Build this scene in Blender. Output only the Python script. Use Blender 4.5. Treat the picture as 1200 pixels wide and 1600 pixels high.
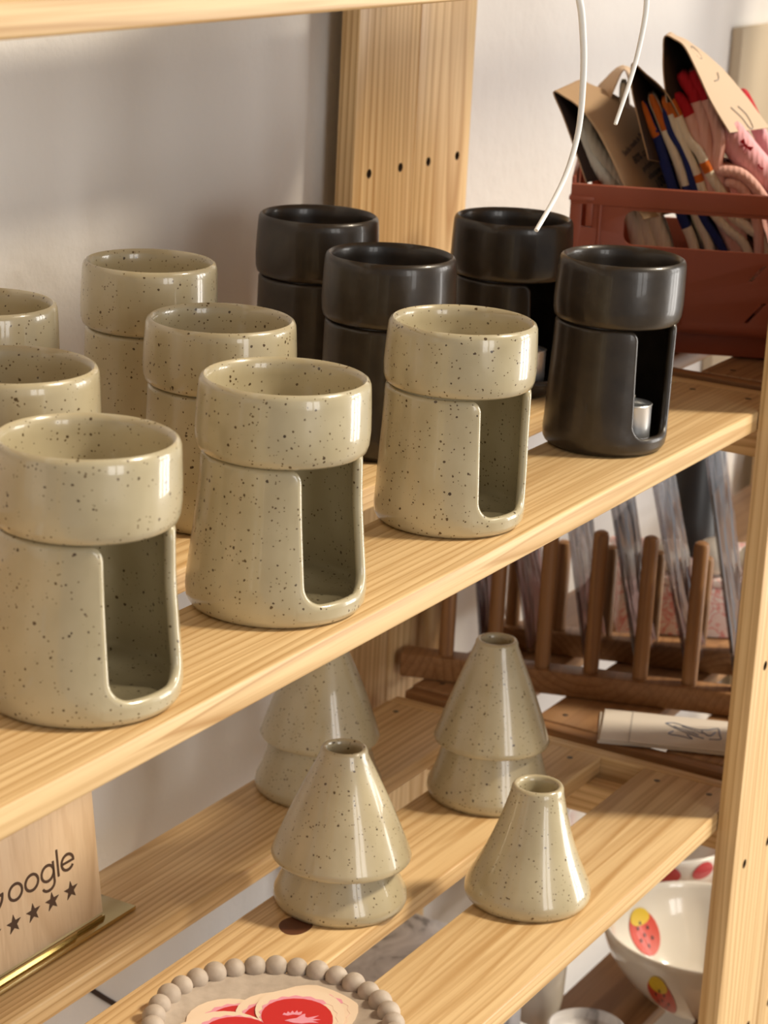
import bpy, bmesh, math, random
from mathutils import Vector, Matrix, noise
random.seed(7)
PI = math.pi
sc = bpy.context.scene
for o in list(bpy.data.objects): bpy.data.objects.remove(o)

# ------------------------------------------------------------------ camera, world, lights, exposure
cam_d = bpy.data.cameras.new('camera'); cam = bpy.data.objects.new('camera', cam_d); sc.collection.objects.link(cam)
cam_d.sensor_fit = 'VERTICAL'; cam_d.sensor_height = 24.0; cam_d.sensor_width = 18.0
cam_d.lens = 24.0 * 3537.1334 / 1600.0; cam_d.clip_start = 0.02; cam_d.clip_end = 50
fw = Vector((0.83277119, 0.47017082, -0.29228675)); rt = Vector((0.50394943, -0.86236251, 0.04864017)); up = Vector((0.22918794, 0.18780387, 0.95509298))
cam.matrix_world = Matrix(((rt.x, up.x, -fw.x, -0.92820687), (rt.y, up.y, -fw.y, -0.47961595), (rt.z, up.z, -fw.z, 0.34489692), (0, 0, 0, 1)))
sc.camera = cam
cam_d.dof.use_dof = True; cam_d.dof.focus_distance = 1.12; cam_d.dof.aperture_fstop = 13

w = bpy.data.worlds.new('world'); sc.world = w; w.use_nodes = True
bgn = w.node_tree.nodes['Background']; bgn.inputs[0].default_value = (1.0, 0.97, 0.93, 1); bgn.inputs[1].default_value = 0.28

def area(name, loc, aim, sx, sy, power, col):
    d = bpy.data.lights.new(name, 'AREA'); d.shape = 'RECTANGLE'; d.size = sx; d.size_y = sy; d.energy = power; d.color = col
    o = bpy.data.objects.new(name, d); sc.collection.objects.link(o); o.location = loc
    o.rotation_euler = (Vector(aim) - Vector(loc)).to_track_quat('-Z', 'Y').to_euler(); return o
# daylight from the shop front: tall window to the right of the shelf, and a higher one in front of it
def window(name, az, dist, zc, wd, ht, cols, rows, bar, power, col):
    a = math.radians(az); d = Vector((math.cos(a), math.sin(a), 0)); side = Vector((-d.y, d.x, 0)); n = cols * rows
    pw, ph = (wd - bar * (cols - 1)) / cols, (ht - bar * (rows - 1)) / rows
    for i in range(cols):
        for k in range(rows):
            p = Vector((0.12, 0.1, zc)) + d * dist + side * ((i - (cols - 1) / 2) * (pw + bar)) + Vector((0, 0, (k - (rows - 1) / 2) * (ph + bar)))
            area(name, p, p - d, pw, ph, power / n, col)
window('shop_window', 316, 2.5, 0.12, 0.92, 1.6, 3, 2, 0.10, 36, (1.0, 0.96, 0.90))
window('side_window', 246, 3.0, 0.45, 0.9, 1.4, 2, 1, 0.12, 20, (1.0, 0.97, 0.93))
sun_d = bpy.data.lights.new('low_sun', 'SUN'); sun_d.energy = 3.0; sun_d.angle = math.radians(8); sun_d.color = (1.0, 0.86, 0.66)
sun = bpy.data.objects.new('low_sun', sun_d); sc.collection.objects.link(sun)
sun.rotation_euler = (-Vector((0.36, -0.56, 0.76))).to_track_quat('-Z', 'Y').to_euler()
sun.location = (0.5, -2, 1.5)

sc.view_settings.view_transform = 'Standard'; sc.view_settings.look = 'None'
sc.view_settings.exposure = 0.08; sc.view_settings.gamma = 1.0; sc.view_settings.use_curve_mapping = False

# ------------------------------------------------------------------ helpers
def link(o): sc.collection.objects.link(o); return o
def thing(name, label, cat, loc=(0, 0, 0), rz=0.0, group=None):
    o = link(bpy.data.objects.new(name, None)); o.location = loc; o.rotation_euler = (0, 0, rz); o.empty_display_size = 0.02
    o['label'] = label; o['category'] = cat
    if group: o['group'] = group
    return o
def tag(o, label, cat, group=None):
    o['label'] = label; o['category'] = cat
    if group: o['group'] = group
    return o
def obj(name, bm, mats, parent=None, smooth=True, angle=40, loc=None):
    bmesh.ops.recalc_face_normals(bm, faces=bm.faces[:])
    me = bpy.data.meshes.new(name); bm.to_mesh(me); bm.free()
    for m in (mats if isinstance(mats, (list, tuple)) else [mats]): me.materials.append(m)
    if smooth:
        me.polygons.foreach_set('use_smooth', [True] * len(me.polygons))
        me.set_sharp_from_angle(angle=math.radians(angle))
    o = link(bpy.data.objects.new(name, me))
    if parent: o.parent = parent
    if loc: o.location = loc
    return o
def box(bm, x0, x1, y0, y1, z0, z1, bev=0.0, seg=2, M=None):
    r = bmesh.ops.create_cube(bm, size=1.0); vs = r['verts']
    for v in vs: v.co = Vector(((x0 + x1) / 2 + v.co.x * (x1 - x0), (y0 + y1) / 2 + v.co.y * (y1 - y0), (z0 + z1) / 2 + v.co.z * (z1 - z0)))
    if bev > 0:
        es = list({e for v in vs for e in v.link_edges})
        r2 = bmesh.ops.bevel(bm, geom=es, offset=bev, segments=seg, affect='EDGES', profile=0.5)
        vs = list({v for f in r2['faces'] for v in f.verts} | {v for v in vs if v.is_valid})
    if M is not None:
        for v in vs: v.co = M @ v.co
    return vs
def newbm(): return bmesh.new()
def boxbm(*a, **k):
    bm = newbm(); box(bm, *a, **k); return bm
def lathe(bm, prof, n=72, wob=0.0, ph=0.0, shear=(0, 0), close=True):
    rings = []
    for r, z in prof:
        ring = []
        for i in range(n):
            a = 2 * PI * i / n
            k = 1 + wob * (math.sin(2 * a + ph + z * 30) + 0.6 * math.sin(3 * a - ph * 1.7 + z * 50))
            ring.append(bm.verts.new((r * k * math.cos(a) + shear[0] * z, r * k * math.sin(a) + shear[1] * z, z)))
        rings.append(ring)
    for A, B in zip(rings, rings[1:]):
        for i in range(n): bm.faces.new((A[i], A[(i + 1) % n], B[(i + 1) % n], B[i]))
    if close:
        bm.faces.new(list(reversed(rings[0]))); bm.faces.new(rings[-1])
    return rings
def tube(bm, pts, rad, n=10):
    pts = [Vector(p) for p in pts]; rings = []
    a = None
    for i, p in enumerate(pts):
        t = (pts[min(i + 1, len(pts) - 1)] - pts[max(i - 1, 0)]).normalized()
        if a is None: a = t.orthogonal()
        a = (a - a.dot(t) * t).normalized(); b = t.cross(a)
        r = rad[i] if isinstance(rad, (list, tuple)) else rad
        rings.append([bm.verts.new(p + r * (math.cos(2 * PI * k / n) * a + math.sin(2 * PI * k / n) * b)) for k in range(n)])
    for A, B in zip(rings, rings[1:]):
        for k in range(n): bm.faces.new((A[k], A[(k + 1) % n], B[(k + 1) % n], B[k]))
    bm.faces.new(rings[0]); bm.faces.new(list(reversed(rings[-1])))
def spline(pts, n=8):
    P = [Vector(p) for p in pts]; out = []
    for i in range(len(P) - 1):
        p0 = P[max(i - 1, 0)]; p1 = P[i]; p2 = P[i + 1]; p3 = P[min(i + 2, len(P) - 1)]
        for k in range(n):
            t = k / n
            out.append(0.5 * ((2 * p1) + (p2 - p0) * t + (2 * p0 - 5 * p1 + 4 * p2 - p3) * t * t + (3 * p1 - p0 - 3 * p2 + p3) * t ** 3))
    out.append(P[-1]); return out
def outline(name, loops, depth, mats, parent=None, bevel=0.0, M=None, smooth=True):
    """flat closed outlines (first ones outside, others holes) thickened to a solid of full thickness depth"""
    cu = bpy.data.curves.new(name, 'CURVE'); cu.dimensions = '2D'; cu.fill_mode = 'BOTH'; cu.extrude = max(depth / 2 - bevel, 0); cu.bevel_depth = bevel; cu.bevel_resolution = 1
    for lp in loops:
        s = cu.splines.new('POLY'); s.points.add(len(lp) - 1); s.use_cyclic_u = True
        for p, q in zip(s.points, lp): p.co = (q[0], q[1], 0, 1)
    return curve_mesh(name, cu, mats, parent, M, smooth)
def curve_mesh(name, cu, mats, parent, M, smooth=True):
    t = bpy.data.objects.new('tmp', cu); sc.collection.objects.link(t)
    dg = bpy.context.evaluated_depsgraph_get(); me = bpy.data.meshes.new_from_object(t.evaluated_get(dg))
    bpy.data.objects.remove(t); bpy.data.curves.remove(cu)
    me.name = name
    if M is not None: me.transform(M)
    me.materials.clear()
    for m in (mats if isinstance(mats, (list, tuple)) else [mats]): me.materials.append(m)
    bm = bmesh.new(); bm.from_mesh(me); bmesh.ops.remove_doubles(bm, verts=bm.verts[:], dist=1e-6); bmesh.ops.recalc_face_normals(bm, faces=bm.faces[:]); bm.to_mesh(me); bm.free()
    if smooth:
        me.polygons.foreach_set('use_smooth', [True] * len(me.polygons)); me.set_sharp_from_angle(angle=math.radians(35))
    o = link(bpy.data.objects.new(name, me))
    if parent: o.parent = parent
    return o
def text_mesh(name, body, size, depth, mat, parent, M, align='CENTER', spacing=1.0):
    cu = bpy.data.curves.new(name, 'FONT'); cu.body = body; cu.size = size; cu.extrude = depth / 2; cu.align_x = align; cu.space_character = spacing
    return curve_mesh(name, cu, mat, parent, M, False)
def frame(origin, xa, ya):
    xa = Vector(xa).normalized(); ya = Vector(ya); ya = (ya - ya.dot(xa) * xa).normalized(); za = xa.cross(ya)
    return Matrix(((xa.x, ya.x, za.x, origin[0]), (xa.y, ya.y, za.y, origin[1]), (xa.z, ya.z, za.z, origin[2]), (0, 0, 0, 1)))

# ------------------------------------------------------------------ materials
def mat(name, col=(0.5, 0.5, 0.5), rough=0.5, metal=0.0, coat=0.0, spec=0.5):
    m = bpy.data.materials.new(name); m.use_nodes = True; b = m.node_tree.nodes['Principled BSDF']
    b.inputs['Base Color'].default_value = (*col, 1); b.inputs['Roughness'].default_value = rough; b.inputs['Metallic'].default_value = metal
    b.inputs['Coat Weight'].default_value = coat; b.inputs['Coat Roughness'].default_value = 0.05; b.inputs['Specular IOR Level'].default_value = spec
    return m
class NT:
    def __init__(s, m): s.m = m; s.t = m.node_tree; s.b = s.t.nodes['Principled BSDF']
    def n(s, typ, **kw):
        nd = s.t.nodes.new(typ)
        for k, v in kw.items():
            if k.startswith('i_'): nd.inputs[k[2:]].default_value = v
            else: setattr(nd, k, v)
        return nd
    def l(s, a, b): s.t.links.new(a, b)
    def math(s, op, a, b=None):
        nd = s.n('ShaderNodeMath', operation=op)
        for i, v in enumerate((a, b)):
            if v is None: continue
            if isinstance(v, (int, float)): nd.inputs[i].default_value = v
            else: s.l(v, nd.inputs[i])
        return nd.outputs[0]
    def coords(s, scale=(1, 1, 1), rnd=3.0):
        tc = s.n('ShaderNodeTexCoord'); oi = s.n('ShaderNodeObjectInfo')
        cx = s.n('ShaderNodeCombineXYZ')
        for i, k in enumerate((1.0, 0.63, 0.37)): s.l(s.math('MULTIPLY', oi.outputs['Random'], rnd * k), cx.inputs[i])
        mp = s.n('ShaderNodeMapping'); mp.inputs['Scale'].default_value = scale
        s.l(tc.outputs['Object'], mp.inputs['Vector'])
        ad = s.n('ShaderNodeVectorMath', operation='ADD'); s.l(mp.outputs[0], ad.inputs[0]); s.l(cx.outputs[0], ad.inputs[1])
        return ad.outputs[0]
    def ramp(s, fac, stops, interp='LINEAR'):
        r = s.n('ShaderNodeValToRGB'); r.color_ramp.interpolation = interp
        while len(r.color_ramp.elements) < len(stops): r.color_ramp.elements.new(0.5)
        for e, (p, c) in zip(r.color_ramp.elements, stops): e.position = p; e.color = (*c, 1) if len(c) == 3 else c
        s.l(fac, r.inputs[0]); return r
    def mix(s, fac, a, b, blend='MIX'):
        nd = s.n('ShaderNodeMix', data_type='RGBA', blend_type=blend)
        if isinstance(fac, (int, float)): nd.inputs[0].default_value = fac
        else: s.l(fac, nd.inputs[0])
        for i, v in ((6, a), (7, b)):
            if isinstance(v, tuple): nd.inputs[i].default_value = (*v, 1)
            else: s.l(v, nd.inputs[i])
        return nd.outputs[2]
    def bump(s, h, strength=0.2, dist=0.001):
        bn = s.n('ShaderNodeBump'); bn.inputs['Strength'].default_value = strength; bn.inputs['Distance'].default_value = dist
        s.l(h, bn.inputs['Height']); s.l(bn.outputs[0], s.b.inputs['Normal'])

def pine(name, axis, light, dark, ring=0.0040, rough=0.42, yoff=0.35):
    """straight grained softwood: growth rings of a log lying along the given axis"""
    m = mat(name, light, rough); t = NT(m)
    scl = {'X': (0.10, 1, 1), 'Y': (1, 0.10, 1), 'Z': (1, 1, 0.10)}[axis]
    v = t.coords(scl, 1.7)
    nz = t.n('ShaderNodeTexNoise'); nz.inputs['Scale'].default_value = 14; nz.inputs['Detail'].default_value = 2; t.l(v, nz.inputs['Vector'])
    sp = t.n('ShaderNodeSeparateXYZ'); t.l(v, sp.inputs[0])
    a, b = {'X': (1, 2), 'Y': (0, 2), 'Z': (0, 1)}[axis]
    # distance from the heart of the log, kept well outside the plank
    fa = t.math('PINGPONG', sp.outputs[a], 0.11); fb = t.math('ADD', t.math('PINGPONG', sp.outputs[b], 0.09), 0.035)
    r = t.math('SQRT', t.math('ADD', t.math('MULTIPLY', fa, fa), t.math('MULTIPLY', fb, fb)))
    r = t.math('ADD', r, t.math('MULTIPLY', nz.outputs[0], 0.028))
    ph = t.math('FRACT', t.math('DIVIDE', r, ring))
    nv = t.n('ShaderNodeTexNoise'); nv.inputs['Scale'].default_value = 6; t.l(v, nv.inputs['Vector'])
    mid = tuple(0.62 * x + 0.38 * y for x, y in zip(light, dark))
    rp = t.ramp(ph, [(0.0, light), (0.35, light), (0.72, mid), (0.88, dark), (0.97, mid), (1.0, light)])
    col = t.mix(t.ramp(nv.outputs[0], [(0.42, (0, 0, 0)), (0.75, (0.7, 0.7, 0.7))]).outputs[0], rp.outputs[0], light)
    fib = t.n('ShaderNodeTexNoise'); fib.inputs['Scale'].default_value = 420; fib.inputs['Detail'].default_value = 3
    v2 = t.coords(tuple(0.035 if s != 1 else 1.0 for s in scl), 1.7); t.l(v2, fib.inputs['Vector'])
    col = t.mix(t.math('MULTIPLY', t.math('SUBTRACT', fib.outputs[0], 0.35), 0.5), col, dark)
    st = t.n('ShaderNodeTexNoise'); st.inputs['Scale'].default_value = 230; st.inputs['Detail'].default_value = 2.5; st.inputs['Roughness'].default_value = 0.6
    t.l(t.coords(tuple(0.02 if s != 1 else 1.0 for s in scl), 1.7), st.inputs['Vector'])
    col = t.mix(t.ramp(st.outputs[0], [(0.47, (0, 0, 0)), (0.62, (0.46, 0.46, 0.46))]).outputs[0], col, dark)
    big = t.n('ShaderNodeTexNoise'); big.inputs['Scale'].default_value = 3.0; t.l(v, big.inputs['Vector'])
    col = t.mix(t.math('MULTIPLY', big.outputs[0], 0.22), col, tuple(x * 0.8 for x in mid))
    t.l(col, t.b.inputs['Base Color']); t.bump(ph, 0.05, 0.0004)
    return m
PL, PD = (0.79, 0.57, 0.30), (0.45, 0.245, 0.08)
M_pineX = pine('pine_plank', 'X', PL, PD); M_pineY = pine('pine_rail', 'Y', PL, PD); M_pineZ = pine('pine_post', 'Z', PL, PD, 0.0055)
M_bamboo = pine('brown_wood', 'Y', (0.36, 0.185, 0.075), (0.21, 0.095, 0.035), 0.006, 0.45)
M_bambooZ = pine('brown_wood_dowel', 'Z', (0.38, 0.20, 0.085), (0.21, 0.095, 0.035), 0.006, 0.45)
M_shadepine = pine('shaded_pine_plank', 'X', (0.42, 0.24, 0.115), (0.25, 0.125, 0.055), 0.008)  # same pine as the front unit, with the shade put into its colour
M_birch = pine('birch_ply', 'Z', (0.78, 0.58, 0.37), (0.62, 0.42, 0.24), 0.012, 0.5)
M_knot = mat('knot', (0.10, 0.04, 0.018), 0.5)
def knot_mat():
    t = NT(M_knot); v = t.coords((1, 1.25, 1), 0); ln = t.n('ShaderNodeVectorMath', operation='LENGTH'); t.l(v, ln.inputs[0])
    f = t.math('FRACT', t.math('MULTIPLY', ln.outputs['Value'], 330))
    t.l(t.ramp(f, [(0, (0.16, 0.06, 0.025)), (0.7, (0.09, 0.03, 0.012)), (1, (0.05, 0.018, 0.008))]).outputs[0], t.b.inputs['Base Color'])
knot_mat()
M_hole = mat('bored_hole', (0.09, 0.05, 0.025), 0.8)
M_screw = mat('screw_steel', (0.16, 0.14, 0.12), 0.4, 1.0)

def stoneware(name):
    m = mat(name, (0.4, 0.36, 0.24), 0.28, coat=0.75); t = NT(m)
    v = t.coords((1, 1, 1), 9.0)
    n1 = t.n('ShaderNodeTexNoise'); n1.inputs['Scale'].default_value = 45; n1.inputs['Detail'].default_value = 4; t.l(v, n1.inputs['Vector'])
    base = t.ramp(n1.outputs[0], [(0.3, (0.455, 0.390, 0.245)), (0.7, (0.525, 0.460, 0.305))]).outputs[0]
    dens = t.n('ShaderNodeTexNoise'); dens.inputs['Scale'].default_value = 28; t.l(v, dens.inputs['Vector'])
    warp = t.n('ShaderNodeTexNoise'); warp.inputs['Scale'].default_value = 520; t.l(v, warp.inputs['Vector'])
    wv = t.n('ShaderNodeVectorMath', operation='SCALE'); t.l(warp.outputs['Color'], wv.inputs[0]); wv.inputs['Scale'].default_value = 0.0011
    va = t.n('ShaderNodeVectorMath', operation='ADD'); t.l(v, va.inputs[0]); t.l(wv.outputs[0], va.inputs[1])
    col = base
    for scl, thr, keep, c in ((300, 0.24, 0.57, (0.085, 0.05, 0.018)), (560, 0.29, 0.60, (0.14, 0.09, 0.035)), (150, 0.13, 0.64, (0.06, 0.034, 0.012))):
        vo = t.n('ShaderNodeTexVoronoi'); vo.inputs['Scale'].default_value = scl; t.l(va.outputs[0], vo.inputs['Vector'])
        sx = t.n('ShaderNodeSeparateColor'); t.l(vo.outputs['Color'], sx.inputs[0])
        size = t.math('MULTIPLY', sx.outputs[1], thr)
        spot = t.math('LESS_THAN', vo.outputs['Distance'], t.math('MULTIPLY', size, 1.0))
        k = t.math('GREATER_THAN', t.math('ADD', t.math('MULTIPLY', sx.outputs[0], 0.75), t.math('MULTIPLY', dens.outputs[0], 0.5)), keep + 0.02)
        col = t.mix(t.math('MULTIPLY', spot, k), col, c)
    t.l(col, t.b.inputs['Base Color'])
    n2 = t.n('ShaderNodeTexNoise'); n2.inputs['Scale'].default_value = 60; t.l(t.coords((1, 1, 0.5), 9.0), n2.inputs['Vector']); t.bump(n2.outputs[0], 0.16, 0.004)
    return m
M_stone = stoneware('speckled_stoneware')
M_dark = mat('dark_glaze', (0.03, 0.024, 0.018), 0.34, coat=0.25)
def dark_mat():
    t = NT(M_dark); v = t.coords((1, 1, 1), 5); n = t.n('ShaderNodeTexNoise'); n.inputs['Scale'].default_value = 70; n.inputs['Detail'].default_value = 5; t.l(v, n.inputs['Vector'])
    t.l(t.ramp(n.outputs[0], [(0.3, (0.020, 0.0135, 0.0085)), (0.7, (0.040, 0.029, 0.019))]).outputs[0], t.b.inputs['Base Color'])
    t.bump(n.outputs[0], 0.08, 0.003)
dark_mat()
M_wall = mat('wall_paint', (0.76, 0.745, 0.725), 0.85)
def wall_mat():
    t = NT(M_wall); v = t.coords((1, 1, 1), 0); n = t.n('ShaderNodeTexNoise'); n.inputs['Scale'].default_value = 60; n.inputs['Detail'].default_value = 6; t.l(v, n.inputs['Vector']); t.bump(n.outputs[0], 0.35, 0.004)
wall_mat()
M_panel = mat('beige_panel', (0.56, 0.47, 0.34), 0.7)
M_alu = mat('aluminium', (0.86, 0.86, 0.86), 0.32, 0.85); M_wax = mat('white_wax', (0.75, 0.72, 0.65), 0.5)
M_crate = mat('rust_plastic', (0.36, 0.095, 0.052), 0.45)
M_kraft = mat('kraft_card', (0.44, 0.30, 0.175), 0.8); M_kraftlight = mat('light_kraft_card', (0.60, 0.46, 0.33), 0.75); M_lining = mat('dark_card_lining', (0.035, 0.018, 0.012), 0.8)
M_ink = mat('black_ink', (0.03, 0.03, 0.045), 0.7); M_inkgrey = mat('grey_ink', (0.25, 0.23, 0.22), 0.7); M_inkblue = mat('blue_ink', (0.10, 0.15, 0.30), 0.7)
def knit(name, col):
    m = mat(name, col, 0.9, spec=0.2); t = NT(m); wv = t.n('ShaderNodeTexWave'); wv.inputs['Scale'].default_value = 420; wv.inputs['Distortion'].default_value = 1.0
    t.l(t.coords((0.2, 1, 0.2), 1), wv.inputs['Vector']); t.bump(wv.outputs['Fac'], 0.5, 0.0006); return m
K_cream = knit('cream_knit', (0.82, 0.76, 0.62)); K_orange = knit('orange_knit', (0.62, 0.16, 0.03)); K_blue = knit('blue_knit', (0.022, 0.035, 0.16))
K_red = knit('red_knit', (0.48, 0.018, 0.03)); K_pink = knit('pink_knit', (0.80, 0.48, 0.42)); K_rose = knit('rose_knit', (0.80, 0.42, 0.46)); K_brown = knit('brown_knit', (0.10, 0.045, 0.03))
M_white = mat('white_cord', (0.93, 0.93, 0.91), 0.35)
M_paper = mat('white_paper', (0.80, 0.78, 0.76), 0.8); M_card = mat('cream_card', (0.72, 0.66, 0.58), 0.75)
M_clay = mat('beige_clay', (0.46, 0.385, 0.31), 0.6)
def clay_mat():
    t = NT(M_clay); n = t.n('ShaderNodeTexNoise'); n.inputs['Scale'].default_value = 120; n.inputs['Detail'].default_value = 5; t.l(t.coords((1, 1, 1), 4), n.inputs['Vector'])
    t.l(t.ramp(n.outputs[0], [(0.3, (0.40, 0.33, 0.265)), (0.7, (0.52, 0.44, 0.36))]).outputs[0], t.b.inputs['Base Color']); t.bump(n.outputs[0], 0.25, 0.001)
clay_mat()
M_stkcream = mat('sticker_cream', (0.83, 0.66, 0.49), 0.45); M_stkpink = mat('sticker_pink', (0.80, 0.33, 0.42), 0.45); M_stkred = mat('sticker_red', (0.58, 0.022, 0.022), 0.4)
M_engrave = mat('burnt_engraving', (0.075, 0.035, 0.015), 0.8)
M_brass = mat('brass_mirror', (0.60, 0.49, 0.25), 0.16, 1.0); M_brassedge = mat('brass_edge', (0.22, 0.14, 0.04), 0.35)
M_glaze = mat('white_glaze', (0.80, 0.76, 0.68), 0.15, coat=0.6); M_straw = mat('painted_strawberry', (0.60, 0.06, 0.03), 0.4, coat=0.15); M_yellow = mat('painted_yellow', (0.72, 0.50, 0.03), 0.4, coat=0.15); M_seed = mat('painted_seed', (0.03, 0.015, 0.01), 0.3)
M_rosy = mat('painted_red', (0.55, 0.05, 0.065), 0.25, coat=0.5)
M_black = mat('black_lacquer', (0.018, 0.017, 0.018), 0.4)
M_marble = mat('grey_marble', (0.6, 0.6, 0.62), 0.35)
def marble_mat():
    t = NT(M_marble); v = t.coords((1, 1, 1), 2); n = t.n('ShaderNodeTexNoise'); n.inputs['Scale'].default_value = 22; n.inputs['Detail'].default_value = 5; n.inputs['Distortion'].default_value = 1.6; t.l(v, n.inputs['Vector'])
    t.l(t.ramp(n.outputs[0], [(0.36, (0.26, 0.26, 0.28)), (0.44, (0.62, 0.62, 0.64)), (0.6, (0.80, 0.80, 0.82))]).outputs[0], t.b.inputs['Base Color'])
marble_mat()
M_floor = mat('floor_boards', (0.32, 0.26, 0.2), 0.5)
M_toile = mat('pink_print_cloth', (0.75, 0.5, 0.47), 0.85)
def toile_mat():
    t = NT(M_toile); n = t.n('ShaderNodeTexNoise'); n.inputs['Scale'].default_value = 55; n.inputs['Detail'].default_value = 3; n.inputs['Distortion'].default_value = 2; t.l(t.coords(), n.inputs['Vector'])
    t.l(t.ramp(n.outputs[0], [(0.46, (0.76, 0.66, 0.62)), (0.52, (0.66, 0.22, 0.20)), (0.58, (0.76, 0.62, 0.58))]).outputs[0], t.b.inputs['Base Color'])
toile_mat()
def film_mat():
    m = bpy.data.materials.new('clear_film'); m.use_nodes = True; nt = m.node_tree; nt.nodes.remove(nt.nodes['Principled BSDF']); out = nt.nodes['Material Output']
    tr = nt.nodes.new('ShaderNodeBsdfTransparent'); tr.inputs[0].default_value = (0.70, 0.69, 0.70, 1)
    gl = nt.nodes.new('ShaderNodeBsdfGlossy'); gl.inputs['Roughness'].default_value = 0.16; gl.inputs[0].default_value = (0.95, 0.95, 1, 1)
    lw = nt.nodes.new('ShaderNodeLayerWeight'); lw.inputs['Blend'].default_value = 0.24
    nz = nt.nodes.new('ShaderNodeTexNoise'); nz.inputs['Scale'].default_value = 30; nz.inputs['Detail'].default_value = 2
    tc = nt.nodes.new('ShaderNodeTexCoord'); mp = nt.nodes.new('ShaderNodeMapping'); mp.inputs['Scale'].default_value = (1.6, 1.6, 0.25)
    nt.links.new(tc.outputs['Object'], mp.inputs[0]); nt.links.new(mp.outputs[0], nz.inputs['Vector'])
    bn = nt.nodes.new('ShaderNodeBump'); bn.inputs['Strength'].default_value = 0.9; bn.inputs['Distance'].default_value = 0.006; nt.links.new(nz.outputs[0], bn.inputs['Height']); nt.links.new(bn.outputs[0], gl.inputs['Normal'])
    mx = nt.nodes.new('ShaderNodeMixShader'); nt.links.new(lw.outputs['Facing'], mx.inputs[0]); nt.links.new(tr.outputs[0], mx.inputs[1]); nt.links.new(gl.outputs[0], mx.inputs[2]); nt.links.new(mx.outputs[0], out.inputs[0]); return m
M_film = film_mat()
M_maroon = mat('maroon_print', (0.13, 0.018, 0.035), 0.4); M_greyprint = mat('grey_print', (0.14, 0.13, 0.13), 0.4); M_navy = mat('navy_print', (0.05, 0.05, 0.14), 0.4); M_pinkprint = mat('pink_print', (0.5, 0.24, 0.25), 0.4)

# ------------------------------------------------------------------ the setting
ZL, ZB, ZT, TH = -0.2772, -0.547, 0.2838, 0.0135      # shelf tops: lower, bottom, top; board thickness
FLOOR = -0.86
def struct(name, bm, m):
    o = obj(name, bm, m, smooth=False); o['kind'] = 'structure'; return o
struct('wall_back', boxbm(-2.2, 3.2, 0.333, 0.42, FLOOR, 1.7), M_wall)
struct('floor', boxbm(-2.2, 3.2, -2.6, 0.42, FLOOR - 0.06, FLOOR), M_floor)

# ------------------------------------------------------------------ shelving units
def bored(o, pts, r, axis_y=True):
    """drill real holes into a post"""
    bm = newbm()
    for x, y, z in pts:
        rr = bmesh.ops.create_cone(bm, cap_ends=True, segments=20, radius1=r, radius2=r, depth=0.02)
        for v in rr['verts']: v.co = Vector((v.co.x + x, v.co.z + y, v.co.y + z))
    bmesh.ops.recalc_face_normals(bm, faces=bm.faces[:]); me = bpy.data.meshes.new('drill'); bm.to_mesh(me); bm.free(); me.materials.append(M_hole)
    c = link(bpy.data.objects.new('drill', me))
    md = o.modifiers.new('b', 'BOOLEAN'); md.object = c; md.operation = 'DIFFERENCE'; md.solver = 'EXACT'; md.material_mode = 'TRANSFER'
    dg = bpy.context.evaluated_depsgraph_get(); new = bpy.data.meshes.new_from_object(o.evaluated_get(dg))
    o.modifiers.clear(); old = o.data; o.data = new; new.name = o.name; bpy.data.objects.remove(c)
    new.polygons.foreach_set('use_smooth', [True] * len(new.polygons)); new.set_sharp_from_angle(angle=math.radians(40))
HZ = [0.1117 - 0.1432 * k for k in range(-4, 7)]
def post(parent, x0, x1, front, holes=True):
    y0, y1 = (-0.0148, -0.0004) if front else (0.3040, 0.3184)
    o = obj('post', boxbm(x0, x1, y0, y1, FLOOR, 0.72, bev=0.0012), [M_pineZ, M_hole])
    if holes:
        f = y0
        bored(o, [(x, f + 0.002, z) for z in HZ for x in (x0 + 0.0212, x0 + 0.0645)], 0.0033)
    o.parent = parent
    return o
def plank(parent, x0, x1, y0, y1, ztop, m, screws=(), skew=0.0):
    bm = newbm(); vs = box(bm, x0, x1, y0, y1, ztop - TH, ztop, bev=0.0016, seg=3)
    o = obj('shelf_board', bm, m, parent)
    for sx, sy in screws:
        b2 = newbm(); lathe(b2, [(0.0022, ztop - 0.002), (0.0022, ztop + 0.0001), (0.0012, ztop + 0.00035)], 14)
        for v in b2.verts: v.co += Vector((sx, sy, 0))
        obj('screw', b2, M_screw, o)
    return o
BY = [(0.0, 0.0725), (0.105, 0.1763), (0.2072, 0.280)]
unit = thing('wooden_shelving_unit', 'pale pine slatted shelving unit holding the candle burners and cone vases', 'shelf', (0.0, 0.14, FLOOR))
def P(o): o.matrix_parent_inverse = Matrix.Translation(-Vector(o.parent.location)); return o
def unit_boards(u, x0, x1, zs, m, railm, scr, rails):
    for z in zs:
        for i, (a, b) in enumerate(BY):
            o = plank(u, x0, x1, a, b, z, m, [(s, y) for s in scr for y in (a + 0.017, b - 0.017)]); P(o)
        for r0, r1 in rails:
            bm = newbm(); box(bm, r0, r1, 0.004, 0.276, z - (0.018 if z > 0.1 else 0.036), z - TH - 0.0002, bev=0.001)
            P(obj('cross_rail', bm, railm, u))
XE = 0.436
unit_boards(unit, -0.62, XE, (ZT, 0.0, ZL, ZB), M_pineX, M_pineY, (XE - 0.016,), ((-0.60, -0.58), (XE - 0.022, XE - 0.006)))
for z in (ZT, 0.0, ZL, ZB):
    P(obj('end_rail', boxbm(XE + 0.0006, XE + 0.0135, 0.001, 0.279, z - (0.016 if z > 0.1 else 0.040), z - 0.0006, bev=0.0012), M_pineY, unit))
for x in (-0.63,):
    P(post(unit, x, x + 0.083, True, False)); P(post(unit, x, x + 0.083, False, False))
P(post(unit, 0.3936, 0.4766, True)); P(post(unit, 0.3936, 0.4766, False))
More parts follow.
